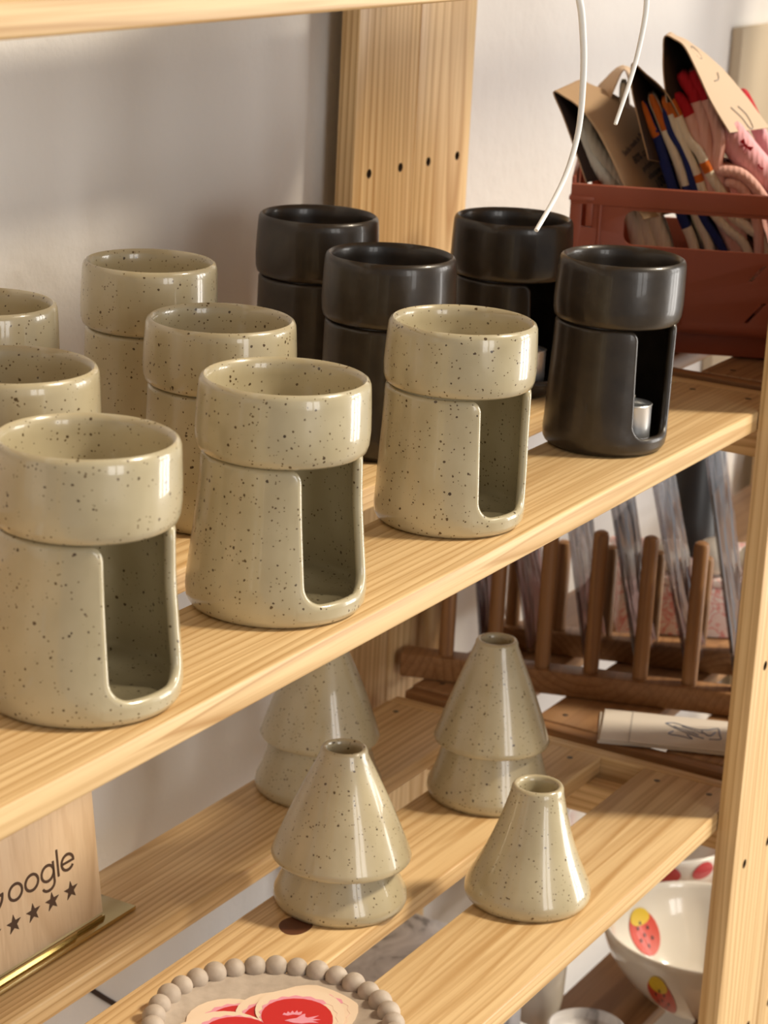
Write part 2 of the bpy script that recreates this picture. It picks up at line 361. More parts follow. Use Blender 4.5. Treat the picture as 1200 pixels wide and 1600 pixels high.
kb = newbm(); lathe(kb, [(0.0108, ZL - 0.0005), (0.0108, ZL + 0.0001), (0.0102, ZL + 0.00015)], 30, wob=0.05, ph=1)
for v in kb.verts: v.co = Vector(((v.co.x) * 1.15, v.co.y * 0.85, v.co.z)) 
k = obj('wood_knot', kb, M_knot, unit, loc=(0.0955, 0.1435, 0)); P(k)

unit2 = thing('wooden_shelving_unit', 'shadowed brown pine shelving unit behind the right post, under the sock crate', 'shelf', (0.9, 0.14, FLOOR))
unit_boards(unit2, 0.4735, 1.35, (ZT + 0.28, 0.0, ZL, ZB), M_shadepine, M_bamboo, (0.4735 + 0.016,), ((0.480, 0.496), (1.31, 1.33)))  # boards and rails coloured darker for the shade there; posts stay pale pine
for z in (0.0, ZL, ZB):
    P(obj('end_rail', boxbm(0.4610, 0.4730, 0.001, 0.279, z - 0.040, z - 0.0006, bev=0.0012), M_bamboo, unit2))
for x in (0.4772, 1.27):
    P(post(unit2, x, x + 0.083, True)); P(post(unit2, x, x + 0.083, False))

# ------------------------------------------------------------------ candle burners
CAM = Vector((-0.928, -0.4796))
def burner(label, x, y, R, H, B, m, tone, shear=0.0, az=None, hw=30, group=None, zd=0.0715, seed=0, tp=0.945):
    """open-fronted candle burner: a slotted cylinder carrying a shallow dish"""
    t = thing('candle_burner', label, 'candle burner', (x, y, 0.0004), 0, group)
    shx, shy = shear * 0.504, -shear * 0.862
    rb = R * tp
    def ro(z):  # outer radius of the body
        pr = [(0, B - 0.0035), (0.0012, B - 0.0018), (0.0035, B - 0.0005), (0.008, B), (0.015, B - 0.0004), (0.03, B - (B - rb) * 0.40), (0.05, B - (B - rb) * 0.80), (zd, rb)]
        for (a, ra), (b, rb_) in zip(pr, pr[1:]):
            if z <= b: k = (z - a) / (b - a); return ra + (rb_ - ra) * k
        return pr[-1][1]
    T = 0.0046; Rr = (B + rb) / 2
    hwx = math.radians(hw) * Rr; zt = zd - 0.0004; zlp = 0.0105; rc = 0.0095; rt_ = 0.0062
    half = []   # (s, z, ns, nz): boundary with the normal that points away from the clay
    for k in range(7): half.append((k / 7 * (hwx - rc), zlp, 0, 1))
    for k in range(9):
        a = PI / 2 * k / 8; half.append((hwx - rc + rc * math.sin(a), zlp + rc - rc * math.cos(a), -math.sin(a), math.cos(a)))
    z0, z1 = zlp + rc, zt - rt_
    for k in range(1, 10): half.append((hwx + 0.0024 * k / 10, z0 + (z1 - z0) * k / 10, -1, 0))
    for k in range(9):
        a = PI / 2 * k / 8; half.append((hwx + 0.0024 + rt_ - rt_ * math.cos(a), z1 + rt_ * math.sin(a), -math.cos(a), math.sin(a)))
    smax = PI * Rr; s0 = half[-1][0]
    for k in range(1, 25): half.append((s0 + (smax - s0) * k / 24, zt, 0, 1))
    full = half + [(2 * smax - s, z, -a, b) for s, z, a, b in reversed(half[1:-1])]
    bm = newbm(); NR = 14; cols = []
    azr = math.radians(az)
    def pt(s, z, rad):
        th = azr + s / Rr
        return bm.verts.new((rad * math.cos(th) + shx * z, rad * math.sin(th) + shy * z, z))
    for s, z, ns, nz in full:
        cs, cz = s - ns * T / 2, z - nz * T / 2
        c = []
        zz = [0.0, 0.0012, 0.0035] + [0.0035 + (cz - 0.0035) * k / NR for k in range(1, NR + 1)]
        for q in zz: c.append(pt(cs, q, ro(q)))
        for k in range(1, 8):
            f = PI * k / 8
            c.append(pt(cs + ns * T / 2 * math.sin(f), cz + nz * T / 2 * math.sin(f), ro(cz) - T / 2 + T / 2 * math.cos(f)))
        zi = [cz - (cz - 0.006) * k / NR for k in range(0, NR + 1)]
        for q in zi: c.append(pt(cs, q, ro(q) - T))
        cols.append(c)
    n = len(cols); L = len(cols[0])
    for i in range(n):
        A, Bc = cols[i], cols[(i + 1) % n]
        for k in range(L - 1): bm.faces.new((A[k], Bc[k], Bc[k + 1], A[k + 1]))
    bm.faces.new([c[0] for c in reversed(cols)]); bm.faces.new([c[-1] for c in cols])
    obj('body', bm, m, t, angle=180)
    bm = newbm(); d = H - zd
    prof = [(R - 0.0075, zd), (R - 0.0022, zd + 0.0002), (R - 0.0003, zd + 0.0016), (R + 0.0006, zd + 0.0045), (R + 0.0010, zd + d * 0.3), (R + 0.0007, zd + d * 0.55), (R + 0.0002, H - 0.006), (R - 0.0001, H - 0.0026), (R - 0.0009, H - 0.0008), (R - 0.0022, H), (R - 0.0036, H - 0.0009), (R - 0.0043, H - 0.003), (R - 0.0047, H - 0.008), (R - 0.0050, zd + 0.015), (R - 0.0068, zd + 0.0105), (R - 0.011, zd + 0.0082), (0.012, zd + 0.0074), (0.002, zd + 0.0073)]
    lathe(bm, prof, 84, wob=0.0035, ph=seed * 1.3, shear=(shx, shy))
    obj('dish', bm, m, t, angle=60)
    return t
gl_, gd_ = 'speckled beige candle burners on the middle shelf', 'dark brown candle burners on the middle shelf'
LB = [
 ('speckled beige candle burner at the front left corner, above the wooden sign', -0.2425, 0.0440, 0.0372, 0.1085, 0.0410, 0.010, 263),
 ('largest fully visible speckled beige candle burner on the front board, between two other beige ones', -0.0982, 0.0440, 0.0385, 0.1060, 0.0415, 0.010, 261),
 ('speckled beige candle burner on the front board, directly left of the front dark burner', 0.0659, 0.0435, 0.0380, 0.1052, 0.0392, 0.020, 261),
 ('speckled beige candle burner in the second row, right behind the largest front one', -0.0081, 0.1386, 0.0378, 0.1035, 0.0384, 0.0, 262),
 ('speckled beige candle burner in the back row nearest the wall, left of the dark ones', 0.0550, 0.2280, 0.0362, 0.1114, 0.0378, 0.0, 262),
 ('speckled beige candle burner at the left edge, right behind the front left one', -0.1815, 0.1300, 0.0378, 0.1124, 0.0385, 0.0, 262),
 ('speckled beige candle burner at the left picture edge in the row nearest the wall', -0.0855, 0.2250, 0.0352, 0.1112, 0.0380, 0.0, 262)]
for i, (lb, x, y, R, H, B, sh, az) in enumerate(LB):
    burner(lb, x, y, R, H, B, M_stone, 'l', sh, az, 30, gl_, zd=H * 0.682, seed=i, tp=(0.96, 0.945, 0.985, 0.95, 0.95, 0.95, 0.95)[i])
DB = [
 ('dark brown candle burner in front by the right post, with a tealight inside its slot', 0.2583, 0.0446, 0.0366, 0.1112, 0.0366, 0.030, 260),
 ('dark brown candle burner behind the front dark one, next to the rust crate', 0.3422, 0.1545, 0.0375, 0.1098, 0.0375, 0.0, 262),
 ('dark brown candle burner of the middle of the shelf, right behind the beige ones', 0.1638, 0.1408, 0.0370, 0.1122, 0.0378, 0.0, 262),
 ('dark brown candle burner furthest back, before the pine post on the wall', 0.2450, 0.2390, 0.0370, 0.1123, 0.0376, 0.0, 262)]
for i, (lb, x, y, R, H, B, sh, az) in enumerate(DB):
    burner(lb, x, y, R, H, B, M_dark, 'd', sh, az, 29, gd_, zd=H * 0.67, seed=i + 9, tp=0.965)
def tealight(label, x, y):
    t = thing('tealight', label, 'candle', (x, y, 0.0067), 0, 'tealights inside the dark burners')
    bm = newbm(); lathe(bm, [(0.0105, 0), (0.0112, 0.0008), (0.0112, 0.0195), (0.0116, 0.0202), (0.0112, 0.0206), (0.0107, 0.0200), (0.0106, 0.0165), (0.004, 0.0163)], 40); obj('cup', bm, M_alu, t)
    bm = newbm(); lathe(bm, [(0.0103, 0.0163), (0.0103, 0.0178), (0.006, 0.0172), (0.001, 0.0170)], 32); wx = obj('wax', bm, M_wax, t)
    bm = newbm(); tube(bm, [(0, 0, 0.017), (0.0006, 0, 0.022), (0.0016, 0, 0.0245)], 0.0006, 8); obj('wick', bm, M_card, t)
tealight('silver tealight standing inside the front dark burner', 0.2590, 0.0280)
tealight('silver tealight standing inside the dark burner next to the crate', 0.3440, 0.1390)

# ------------------------------------------------------------------ cone vases on the lower shelf
def vase(label, x, y, prof_low, prof_up, shear=0.0, seed=0):
    t = thing('cone_vase', label, 'vase', (x, y, ZL + 0.0003), 0, 'speckled beige cone vases on the lower shelf')
    sh = (shear * 0.504, -shear * 0.862)
    if prof_low:
        bm = newbm(); lathe(bm, prof_low, 72, 0.004, seed, sh); obj('lower_tier', bm, M_stone, t, angle=60)
    bm = newbm(); lathe(bm, prof_up, 72, 0.004, seed + 1, sh); obj('upper_tier' if prof_low else 'body', bm, M_stone, t, angle=60)
def tiers(B, S, K, R, H, bulge=0.0):
    low = [(B - 0.004, 0), (B - 0.0012, 0.0006), (B, 0.0035), (B - 0.0006, 0.008), (B - 0.0040, 0.015), (B - 0.0100, K - 0.0035), (B - 0.0125, K + 0.003), (B - 0.015, K + 0.006)]
    up = [(S - 0.0145, K + 0.0012), (S - 0.003, K - 0.0008), (S - 0.0006, K - 0.0001), (S, K + 0.0010), (S - 0.0010, K + 0.0042)]
    n = 12; za, ra, zb, rb = K + 0.0042, S - 0.0010, H - 0.0045, R + 0.0006
    for k in range(1, n + 1):
        f = k / n; up.append((ra + (rb - ra) * f + bulge * math.sin(PI * f), za + (zb - za) * f))
    up += [(R + 0.0003, H - 0.002), (R - 0.0006, H - 0.0004), (R - 0.0019, H), (R - 0.0031, H - 0.001), (R - 0.0036, H - 0.004), (R - 0.0036, H - 0.03), (0.003, H - 0.034)]
    return low, up
l, u = tiers(0.0405, 0.0420, 0.0300, 0.0137, 0.0990, 0.0008); vase('two tier cone vase standing in front, beside the dark knot in the board', 0.1400, 0.1404, l, u, -0.015, 1)
l, u = tiers(0.0420, 0.0385, 0.0390, 0.0138, 0.1099, 0.0008); vase('two tier cone vase behind the small single cone, before the brown rack', 0.3326, 0.1405, l, u, -0.01, 2)
l, u = tiers(0.0425, 0.0400, 0.0380, 0.0135, 0.1080, 0.0015); vase('two tier cone vase at the back whose top is hidden by the shelf above', 0.2724, 0.2380, l, u, -0.01, 3)
B, R, H = 0.0385, 0.0156, 0.0740
one = [(B - 0.005, 0), (B - 0.0015, 0.0008), (B - 0.0002, 0.0035), (B, 0.0065), (B - 0.0016, 0.0115)]
for k in range(1, 13):
    f = k / 12; one.append((B - 0.0016 + (R + 0.0004 - B + 0.0016) * f - 0.0022 * math.sin(PI * f), 0.0115 + (H - 0.0045 - 0.0115) * f))
one += [(R + 0.0001, H - 0.002), (R - 0.0008, H - 0.0004), (R - 0.0022, H), (R - 0.0036, H - 0.001), (R - 0.0042, H - 0.004), (R - 0.0042, H - 0.03), (0.003, H - 0.034)]
vase('small single cone vase without a lower tier on the front board', 0.2103, 0.0500, None, one, 0.03, 4)

# ------------------------------------------------------------------ rust crate with socks
CO = (0.523, 0.047, 0.0); E1 = Vector((0.40035, -0.91636, 0)); E2 = Vector((0.91636, 0.40035, 0))
# crate frame: X along the long side (to the right), Z up, Y into the depth
crate = thing('folding_crate', 'rust red plastic folding crate full of socks on the right shelf', 'crate', (CO[0], CO[1], 0.0012), math.atan2(E1.y, E1.x))
# local +x = E1, local +y = E2
X0, X1, W = -0.1397, 0.046, 0.128
Tp = 0.0028
def rrect(x0, x1, z0, z1, r, n=5):
    o = []
    for cx, cz, a0 in ((x1 - r, z0 + r, -90), (x1 - r, z1 - r, 0), (x0 + r, z1 - r, 90), (x0 + r, z0 + r, 180)):
        for k in range(n + 1):
            a = math.radians(a0 + 90 * k / n); o.append((cx + r * math.cos(a), cz + r * math.sin(a)))
    return o
def side_panel(yc, nm):
    M = Matrix.Translation((0, yc, 0)) @ Matrix.Rotation(PI / 2, 4, 'X')
    slots = []
    for k in range(3):
        x = -0.0163 + 0.0185 * k
        for z0, z1 in ((0.026, 0.041), (0.0545, 0.0665)):
            d = (z1 - z0) * 0.8; slots.append([(x, z0), (x + 0.0035, z0), (x + 0.0035 + d, z1), (x + d, z1)])
    loops = [rrect(X0 + 0.001, X1 - 0.001, 0.019, 0.1085, 0.002), list(reversed(rrect(-0.1025, X1 - 0.036, 0.0742, 0.0985, 0.007))),
             list(reversed(rrect(-0.1318, -0.1236, 0.0846, 0.1024, 0.0006)))] + slots
    p = outline(nm, loops, Tp, M_crate, crate, 0.0004, M)
    bm = newbm(); box(bm, -0.1285, -0.1240, yc - 0.003, yc + 0.0005, 0.086, 0.1015, bev=0.0005); obj('latch', bm, M_crate, p)
    s = -1 if yc < 0.05 else 1
    bm = newbm()
    box(bm, X0, X1, yc - 0.003, yc + 0.003, 0.1005, 0.1140, bev=0.0009)
    box(bm, X0 - 0.001, X0 + 0.016, yc - 0.004, yc + 0.004, 0.1030, 0.1060, bev=0.0006)
    box(bm, -0.1200, -0.1180, yc - 0.0030, yc + 0.0012, 0.0205, 0.101, bev=0.0006)
    box(bm, -0.062, -0.0575, yc - 0.0022, yc + 0.001, 0.022, 0.058, bev=0.0008)
    obj('top_rail', bm, M_crate, p)
    return p
side_panel(0.0, 'side_panel'); side_panel(W, 'side_panel')
for x in (X0 + Tp / 2, X1 - Tp / 2):
    obj('end_panel', boxbm(x - Tp / 2, x + Tp / 2, 0.002, W - 0.002, 0.019, 0.1185 if x < 0 else 0.114, bev=0.0008), M_crate, crate)
bm = newbm(); box(bm, X0 + 0.002, X1 - 0.002, 0.0, W, 0.0165, 0.0215, bev=0.0006); box(bm, X0 + 0.011, X1 - 0.011, 0.0085, W - 0.0085, 0.0, 0.0180, bev=0.0012); obj('base', bm, M_crate, crate)

def ribbon(bm, path, thick, width, y0, seg=None, sub=5, taper=True, tilt=0.0):
    """padded strip: rounded section thick x width swept along a path in the crate's long plane; seg gives (t0,t1,material index)"""
    pts = spline([(p[0], 0, p[1]) for p in path], sub); n = len(pts); rings = []
    d = [0.0]
    for a, b in zip(pts, pts[1:]): d.append(d[-1] + (b - a).length)
    sect = []
    nc = 5
    for sgn in (1, -1):
        for k in range(nc + 1):
            a = PI * k / nc
            sect.append((sgn * math.cos(a) * thick / 2, (-sgn) * 0 + (-1 if sgn > 0 else 1) * ((width / 2 - thick / 2) + math.sin(a) * thick / 2)))
    for i, p in enumerate(pts):
        t = (pts[min(i + 1, n - 1)] - pts[max(i - 1, 0)]).normalized(); nr = Vector((t.z, 0, -t.x))
        f = 1.0
        if taper and i < 3: f = (0.45, 0.8, 0.95)[i]
        rings.append([bm.verts.new(p + nr * (a * f) + Vector((tilt * b, b * (0.9 + 0.1 * f) + y0 + width / 2, 0))) for a, b in sect])
    for i, (A, Bq) in enumerate(zip(rings, rings[1:])):
        mi = 0
        for t0, t1, k in (seg or ()):
            if t0 <= (d[i] + d[i + 1]) / 2 / d[-1] < t1: mi = k
        m_ = len(A)
        for k in range(m_):
            f = bm.faces.new((A[k], A[(k + 1) % m_], Bq[(k + 1) % m_], Bq[k])); f.material_index = mi
    bm.faces.new(rings[0]).material_index = rings and (seg[0][2] if seg and seg[0][0] == 0 else 0); bm.faces.new(list(reversed(rings[-1])))
def wrap(path, y0, width, leans, mo, parent, name='card_wrap', flare=0.0):
    """folded card band, outside and lining of different colour"""
    pts = spline([(p[0], 0, p[1]) for p in path], 4); n = len(pts); t0 = 0.00045
    bm = newbm(); G = []
    for i, p in enumerate(pts):
        t = (pts[min(i + 1, n - 1)] - pts[max(i - 1, 0)]).normalized(); nr = Vector((-t.z, 0, t.x))
        row = []; u_ = i / (n - 1) * (len(leans) - 1); j_ = min(int(u_), len(leans) - 2); lean = leans[j_] + (leans[j_ + 1] - leans[j_]) * (u_ - j_)
        for k in range(5):
            f = k / 4
            q = p + Vector((lean * f * width, y0 + f * width, flare * f * width))
            row.append((bm.verts.new(q + nr * t0), bm.verts.new(q - nr * t0)))
        G.append(row)
    for a, b in zip(G, G[1:]):
        for k in range(4):
            f = bm.faces.new((a[k][0], a[k + 1][0], b[k + 1][0], b[k][0])); f.material_index = 0
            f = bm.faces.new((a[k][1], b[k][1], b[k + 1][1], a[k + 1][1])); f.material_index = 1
        for k in (0, 4): bm.faces.new((a[k][0], a[k][1], b[k][1], b[k][0])).material_index = 0
    for row in (G[0], G[-1]):
        for k in range(4): bm.faces.new((row[k][0], row[k + 1][0], row[k + 1][1], row[k][1]))
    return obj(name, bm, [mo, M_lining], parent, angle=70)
WR = {'wrap1': [(-0.1302, 0.1143), (-0.1411, 0.14), (-0.1494, 0.1587), (-0.1569, 0.174), (-0.1489, 0.1711), (-0.1388, 0.1649), (-0.1268, 0.1519), (-0.1158, 0.1347), (-0.1077, 0.1199), (-0.0997, 0.1065), (-0.0888, 0.0919)],
 'wrap2': [(-0.1215, 0.1569), (-0.1169, 0.1713), (-0.111, 0.1853), (-0.1059, 0.1748), (-0.1007, 0.1638)],
 'wrap3': [(-0.0893, 0.1322), (-0.0975, 0.1565), (-0.1039, 0.1766), (-0.1056, 0.1887), (-0.1048, 0.1962), (-0.0954, 0.1893), (-0.0867, 0.1831), (-0.0792, 0.1754), (-0.0714, 0.1636)],
 'wrap4': [(-0.0802, 0.1712), (-0.084, 0.19), (-0.0853, 0.2034), (-0.0853, 0.2148), (-0.0784, 0.2132), (-0.0712, 0.2083), (-0.0616, 0.1927), (-0.0504, 0.1731), (-0.0363, 0.1535)]}
SK = {'c1': [(-0.1342, 0.1563), (-0.1304, 0.1428), (-0.118, 0.1269), (-0.1058, 0.1124), (-0.0931, 0.0936), (-0.0861, 0.0757), (-0.0826, 0.0674)],
 'c2': [(-0.1379, 0.1506), (-0.1339, 0.1342), (-0.1248, 0.1237), (-0.1142, 0.1132), (-0.1019, 0.0986), (-0.0951, 0.0836), (-0.0913, 0.0711)],
 'c3': [(-0.0854, 0.1011), (-0.0815, 0.0873), (-0.0746, 0.0722)],
 'o1': [(-0.0972, 0.1696), (-0.0897, 0.1536), (-0.085, 0.1468), (-0.0781, 0.1295), (-0.071, 0.1119), (-0.0639, 0.0941), (-0.0521, 0.0696)],
 'o2': [(-0.0915, 0.1748), (-0.0849, 0.1622), (-0.0796, 0.1515), (-0.0717, 0.1355), (-0.0632, 0.118), (-0.0562, 0.1003), (-0.041, 0.0703)],
 'o4': [(-0.0812, 0.1665), (-0.0757, 0.1504), (-0.0648, 0.1359), (-0.0575, 0.1156), (-0.0501, 0.0951), (-0.0327, 0.0709)],
 'o5': [(-0.0818, 0.174), (-0.0781, 0.1654), (-0.0701, 0.1494), (-0.0636, 0.1374), (-0.0554, 0.1227), (-0.0501, 0.1105), (-0.042, 0.097), (-0.0313, 0.0865), (-0.0161, 0.0721)],
 'o3': [(-0.079, 0.1735), (-0.0734, 0.1643), (-0.0644, 0.147), (-0.0553, 0.1379), (-0.0456, 0.1219), (-0.0363, 0.11), (-0.0295, 0.0965), (-0.0162, 0.0876), (-0.0055, 0.077)],
 'r1': [(-0.0758, 0.1757), (-0.0675, 0.1667), (-0.0643, 0.1621), (-0.0576, 0.1474), (-0.0526, 0.1381), (-0.0485, 0.1231)],
 'r2': [(-0.0729, 0.1902), (-0.063, 0.1786), (-0.0597, 0.172), (-0.0535, 0.1559), (-0.0507, 0.1396), (-0.0458, 0.1233)],
 'r3': [(-0.0649, 0.192), (-0.0563, 0.179), (-0.0537, 0.1737), (-0.0463, 0.1591), (-0.0423, 0.1457), (-0.0431, 0.1318), (-0.0403, 0.1237)],
 'r4': [(-0.042, 0.1263), (-0.0268, 0.1253), (-0.015, 0.1164), (-0.004, 0.1018), (0.0044, 0.0856)],
 'r5': [(-0.0359, 0.1191), (-0.0261, 0.117), (-0.0183, 0.1078), (-0.0113, 0.0916)],
 'r6': [(-0.039, 0.1562), (-0.0296, 0.1431), (-0.0203, 0.1326), (-0.0097, 0.1222), (0.0054, 0.1092)],
 'k1': [(-0.0286, 0.1714), (-0.0231, 0.1635), (-0.0166, 0.1529), (-0.0083, 0.1382), (0.0017, 0.1208)]}
RZ = math.atan2(E1.y, E1.x)
def pair(label): return thing('sock_pair', label, 'socks', (CO[0], CO[1], 0), RZ, 'socks filed in the rust crate')
def layer(parent, key, thick, width, y0, mats, seg=None, name='sock', down=None, tilt=0.0):
    path = list(SK[key])
    if down: path += down
    bm = newbm(); ribbon(bm, path, thick, width, y0, seg, tilt=tilt); return obj(name, bm, mats, parent, angle=60)
def toe(parent, key, n, thick, width, y0, m, ext=0.25):
    path = SK[key][:n]; bm = newbm(); ribbon(bm, path, thick + 0.0007, width + 0.0006, y0 - 0.0003); return obj('toe', bm, m, parent, angle=60)
BOT = 0.030
c = pair('cream socks in a brown card band with printed text, first in the crate')
L1 = [0.55, 0.42, 0.26, 0.16, 0.22, 0.30, 0.42, 0.52, 0.55, 0.55, 0.55]; L3 = [0.62, 0.52, 0.42, 0.28, 0.06, 0.0, 0.0, 0.0, 0.0]; L4 = [0.6, 0.5, 0.32, 0.05, 0.02, 0.08, 0.26, 0.38, 0.42]
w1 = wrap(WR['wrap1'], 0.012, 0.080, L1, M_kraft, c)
for key, yo in (('c1', 0.026), ('c2', 0.024)):
    layer(c, key, 0.0105, 0.05, yo, K_cream, down=[(SK[key][-1][0] + 0.014, BOT)])
layer(c, 'c3', 0.012, 0.045, 0.028, K_cream, down=[(-0.066, 0.045), (-0.060, BOT)])
bm = newbm(); box(bm, -0.0012, 0.0012, -0.0012, 0.0012, 0, 0.0004)   # punched hole of the band
bm.free()
bm = newbm(); ribbon(bm, [(-0.098, 0.104), (-0.086, 0.075), (-0.076, 0.045), (-0.072, BOT)], 0.024, 0.030, 0.079); obj('folded_leg', bm, K_cream, c, angle=60)
c2 = pair('socks in a plain brown card band, mostly hidden behind the first cream pair')
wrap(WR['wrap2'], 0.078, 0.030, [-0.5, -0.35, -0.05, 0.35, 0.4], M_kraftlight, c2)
bm = newbm(); ribbon(bm, [(-0.111, 0.176), (-0.107, 0.150), (-0.096, 0.110), (-0.088, 0.060), (-0.083, BOT)], 0.007, 0.030, 0.080); obj('sock', bm, K_cream, c2)
o_ = pair('blue and cream striped socks with orange toes in a dark lined band')
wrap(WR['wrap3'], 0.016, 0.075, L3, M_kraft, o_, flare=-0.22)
sl = layer(o_, 'o1', 0.0070, 0.05, 0.026, [K_blue, K_cream], [(0.62, 0.74, 1)], down=[(-0.044, BOT)]); toe(sl, 'o1', 3, 0.0056, 0.05, 0.026, K_orange)
sl = layer(o_, 'o2', 0.0068, 0.05, 0.0255, [K_cream, K_blue], [(0.42, 0.50, 1)], down=[(-0.030, BOT)]); toe(sl, 'o2', 3, 0.0054, 0.05, 0.0255, K_orange)
layer(o_, 'o4', 0.0056, 0.05, 0.0245, K_blue, down=[(-0.018, BOT)])
sl = layer(o_, 'o5', 0.0064, 0.05, 0.024, [K_cream, K_orange], [(0.0, 0.07, 1), (0.34, 0.385, 1), (0.50, 0.53, 1)], down=[(-0.006, BOT)])
sl = layer(o_, 'o3', 0.0068, 0.05, 0.0235, [K_cream, K_orange], [(0.0, 0.075, 1), (0.30, 0.34, 1), (0.44, 0.475, 1), (0.80, 0.83, 1)], down=[(0.006, BOT)])
bm = newbm(); ribbon(bm, [(-0.034, 0.100), (-0.024, 0.085), (-0.012, 0.070), (0.004, BOT)], 0.007, 0.045, 0.028); obj('sock_lining', bm, K_brown, o_)
bm = newbm(); ribbon(bm, [(-0.064, 0.112), (-0.048, 0.080), (-0.036, 0.050), (-0.028, BOT)], 0.026, 0.030, 0.079); obj('folded_leg', bm, K_cream, o_, angle=60)
r_ = pair('pink socks with red toes behind the tallest brown card band')
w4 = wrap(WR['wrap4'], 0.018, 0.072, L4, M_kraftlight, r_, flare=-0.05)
for key, nt in (('r1', 3), ('r2', 3), ('r3', 3)):
    e = SK[key][-1]
    sl = layer(r_, key, 0.0095, 0.05, 0.027, K_pink, down=[(e[0] + 0.008, 0.100), (e[0] + 0.024, 0.070), (e[0] + 0.034, BOT)]); toe(sl, key, nt, 0.0095, 0.05, 0.027, K_red)
layer(r_, 'r4', 0.0078, 0.05, 0.021, K_pink, down=[(0.010, 0.06), (0.012, BOT)])
layer(r_, 'r5', 0.0072, 0.05, 0.0215, K_pink, down=[(-0.008, 0.07), (-0.005, BOT)])
sl = layer(r_, 'r6', 0.020, 0.05, 0.030, K_rose, down=[(0.016, 0.09), (0.028, BOT)])
for bx_, bz, s in ((-0.024, 0.1440, 1.0), (0.0010, 0.1235, 0.9), (-0.013, 0.130, 0.5), (-0.003, 0.116, 0.5)):
    bw = [(-4, 2.4), (-1, .6), (0, 1), (1, .6), (4, 2.6), (4.4, -.6), (1.2, -.5), (2, -4), (.6, -1), (-.6, -1), (-2.6, -3.6), (-1.2, -.5), (-4.6, -.8)]
    M = Matrix.Translation((bx_, 0.0296, bz)) @ Matrix.Rotation(PI / 2, 4, 'X') @ Matrix.Rotation(-0.7, 4, 'Z')
    outline('bow_motif', [[(a * 0.0011 * s, b * 0.0011 * s) for a, b in bw]], 0.0012, K_red, sl, 0.0, M)
bm = newbm(); ribbon(bm, [(-0.026, 0.112), (-0.012, 0.080), (-0.002, 0.050), (0.002, BOT)], 0.026, 0.030, 0.079); obj('folded_leg', bm, K_pink, r_, angle=60)
k_ = pair('rose socks with a red toe at the right end of the crate')
sl = layer(k_, 'k1', 0.010, 0.04, 0.088, K_rose, down=[(0.020, 0.08), (0.034, BOT)]); toe(sl, 'k1', 3, 0.010, 0.04, 0.088, K_red)

def band_frame(path, i, y0, width, leans, f, off=0.0007, flare=0.0):
    """frame lying on the outside of a card band halfway between path points i and i+1, at fraction f of its width"""
    def S(u, g):
        k = min(int(u), len(path) - 2); h = u - k
        lean = leans[k] + (leans[k + 1] - leans[k]) * h; x = path[k][0] + (path[k + 1][0] - path[k][0]) * h; z = path[k][1] + (path[k + 1][1] - path[k][1]) * h
        return Vector((x + lean * g * width, y0 + g * width, z + flare * g * width))
    u = i + 0.5; q = S(u, f); t = (S(u + 0.2, f) - S(u - 0.2, f)).normalized(); wd = (S(u, f + 0.05) - S(u, f - 0.05)); wd = (wd - wd.dot(t) * t).normalized()
    nn = wd.cross(t); nn = -nn if nn.z < 0 else nn
    return q + nn * off, t, wd, nn
def band_text(path, i, y0, width, lean, f, body, size, m, parent):
    q, t, wd, nn = band_frame(path, i, y0, width, lean, f)
    M = Matrix(((wd.x, -t.x, nn.x, q.x), (wd.y, -t.y, nn.y, q.y), (wd.z, -t.z, nn.z, q.z), (0, 0, 0, 1)))
    return text_mesh('printed_text', body, size, 0.0001, m, parent, M)
for i, tx, f, sz_ in ((6.3, 'Socks made in Portugal', 0.5, 0.0060), (6.85, '80% cotton', 0.5, 0.0080), (7.3, 'polyamide', 0.5, 0.0062), (7.75, 'elastane', 0.5, 0.0062), (8.3, '100', 0.52, 0.0095)):
    if tx: band_text(WR['wrap1'], i, 0.012, 0.080, L1, f, tx, sz_, M_ink, w1)
q, t, wd, nn = band_frame(WR['wrap1'], 3, 0.012, 0.080, L1, 0.5, 0.0006)
M = Matrix(((wd.x, -t.x, nn.x, q.x), (wd.y, -t.y, nn.y, q.y), (wd.z, -t.z, nn.z, q.z), (0, 0, 0, 1)))
outline('punched_hole', [[(0.0040 * math.cos(a * PI / 8), 0.0020 * math.sin(a * PI / 8)) for a in range(16)]], 0.0002, M_lining, w1, 0, M)
q, t, wd, nn = band_frame(WR['wrap1'], 5, 0.012, 0.080, L1, 0.55, 0.0006)
M = Matrix(((wd.x, -t.x, nn.x, q.x), (wd.y, -t.y, nn.y, q.y), (wd.z, -t.z, nn.z, q.z), (0, 0, 0, 1)))
outline('printed_leaf', [[(0, .0038), (.0022, .001), (.0012, -.0032), (-.0012, -.0032), (-.0020, .001)]], 0.0002, M_ink, w1, 0, M)
# line drawing on the tall band
for pts_, i in (([(-0.2, 0.1), (-0.1, 0.45), (0.15, 0.5), (0.3, 0.2), (0.1, -0.1), (-0.15, 0.0)], 5), ([(-0.25, 0.5), (-0.05, -0.1), (0.0, -0.6), (0.2, -0.7), (0.3, -0.2), (0.15, 0.3)], 7), ([(-0.25, 0.3), (0.1, 0.2), (0.3, 0.4)], 6)):
    q, t, wd, nn = band_frame(WR['wrap4'], i, 0.018, 0.072, L4, 0.5, 0.0008, -0.05)
    bm = newbm(); tube(bm, spline([q + wd * (a * 0.036) + t * (-b * 0.018) for a, b in pts_], 6), 0.00035, 5); obj('line_drawing', bm, M_inkgrey, w4)

# ------------------------------------------------------------------ brown rack with wrapped prints
RO = Vector((0.4801, 0.2998, ZL)); RD = Vector((0.309, -0.951, 0)).normalized(); RM = Vector((0.951, 0.309, 0))
rack = thing('wooden_rack', 'brown wooden dowel rack with upright slots on the shadowed lower right shelf', 'rack', RO + Vector((0, 0, 0.0005)), math.atan2(RD.y, RD.x))
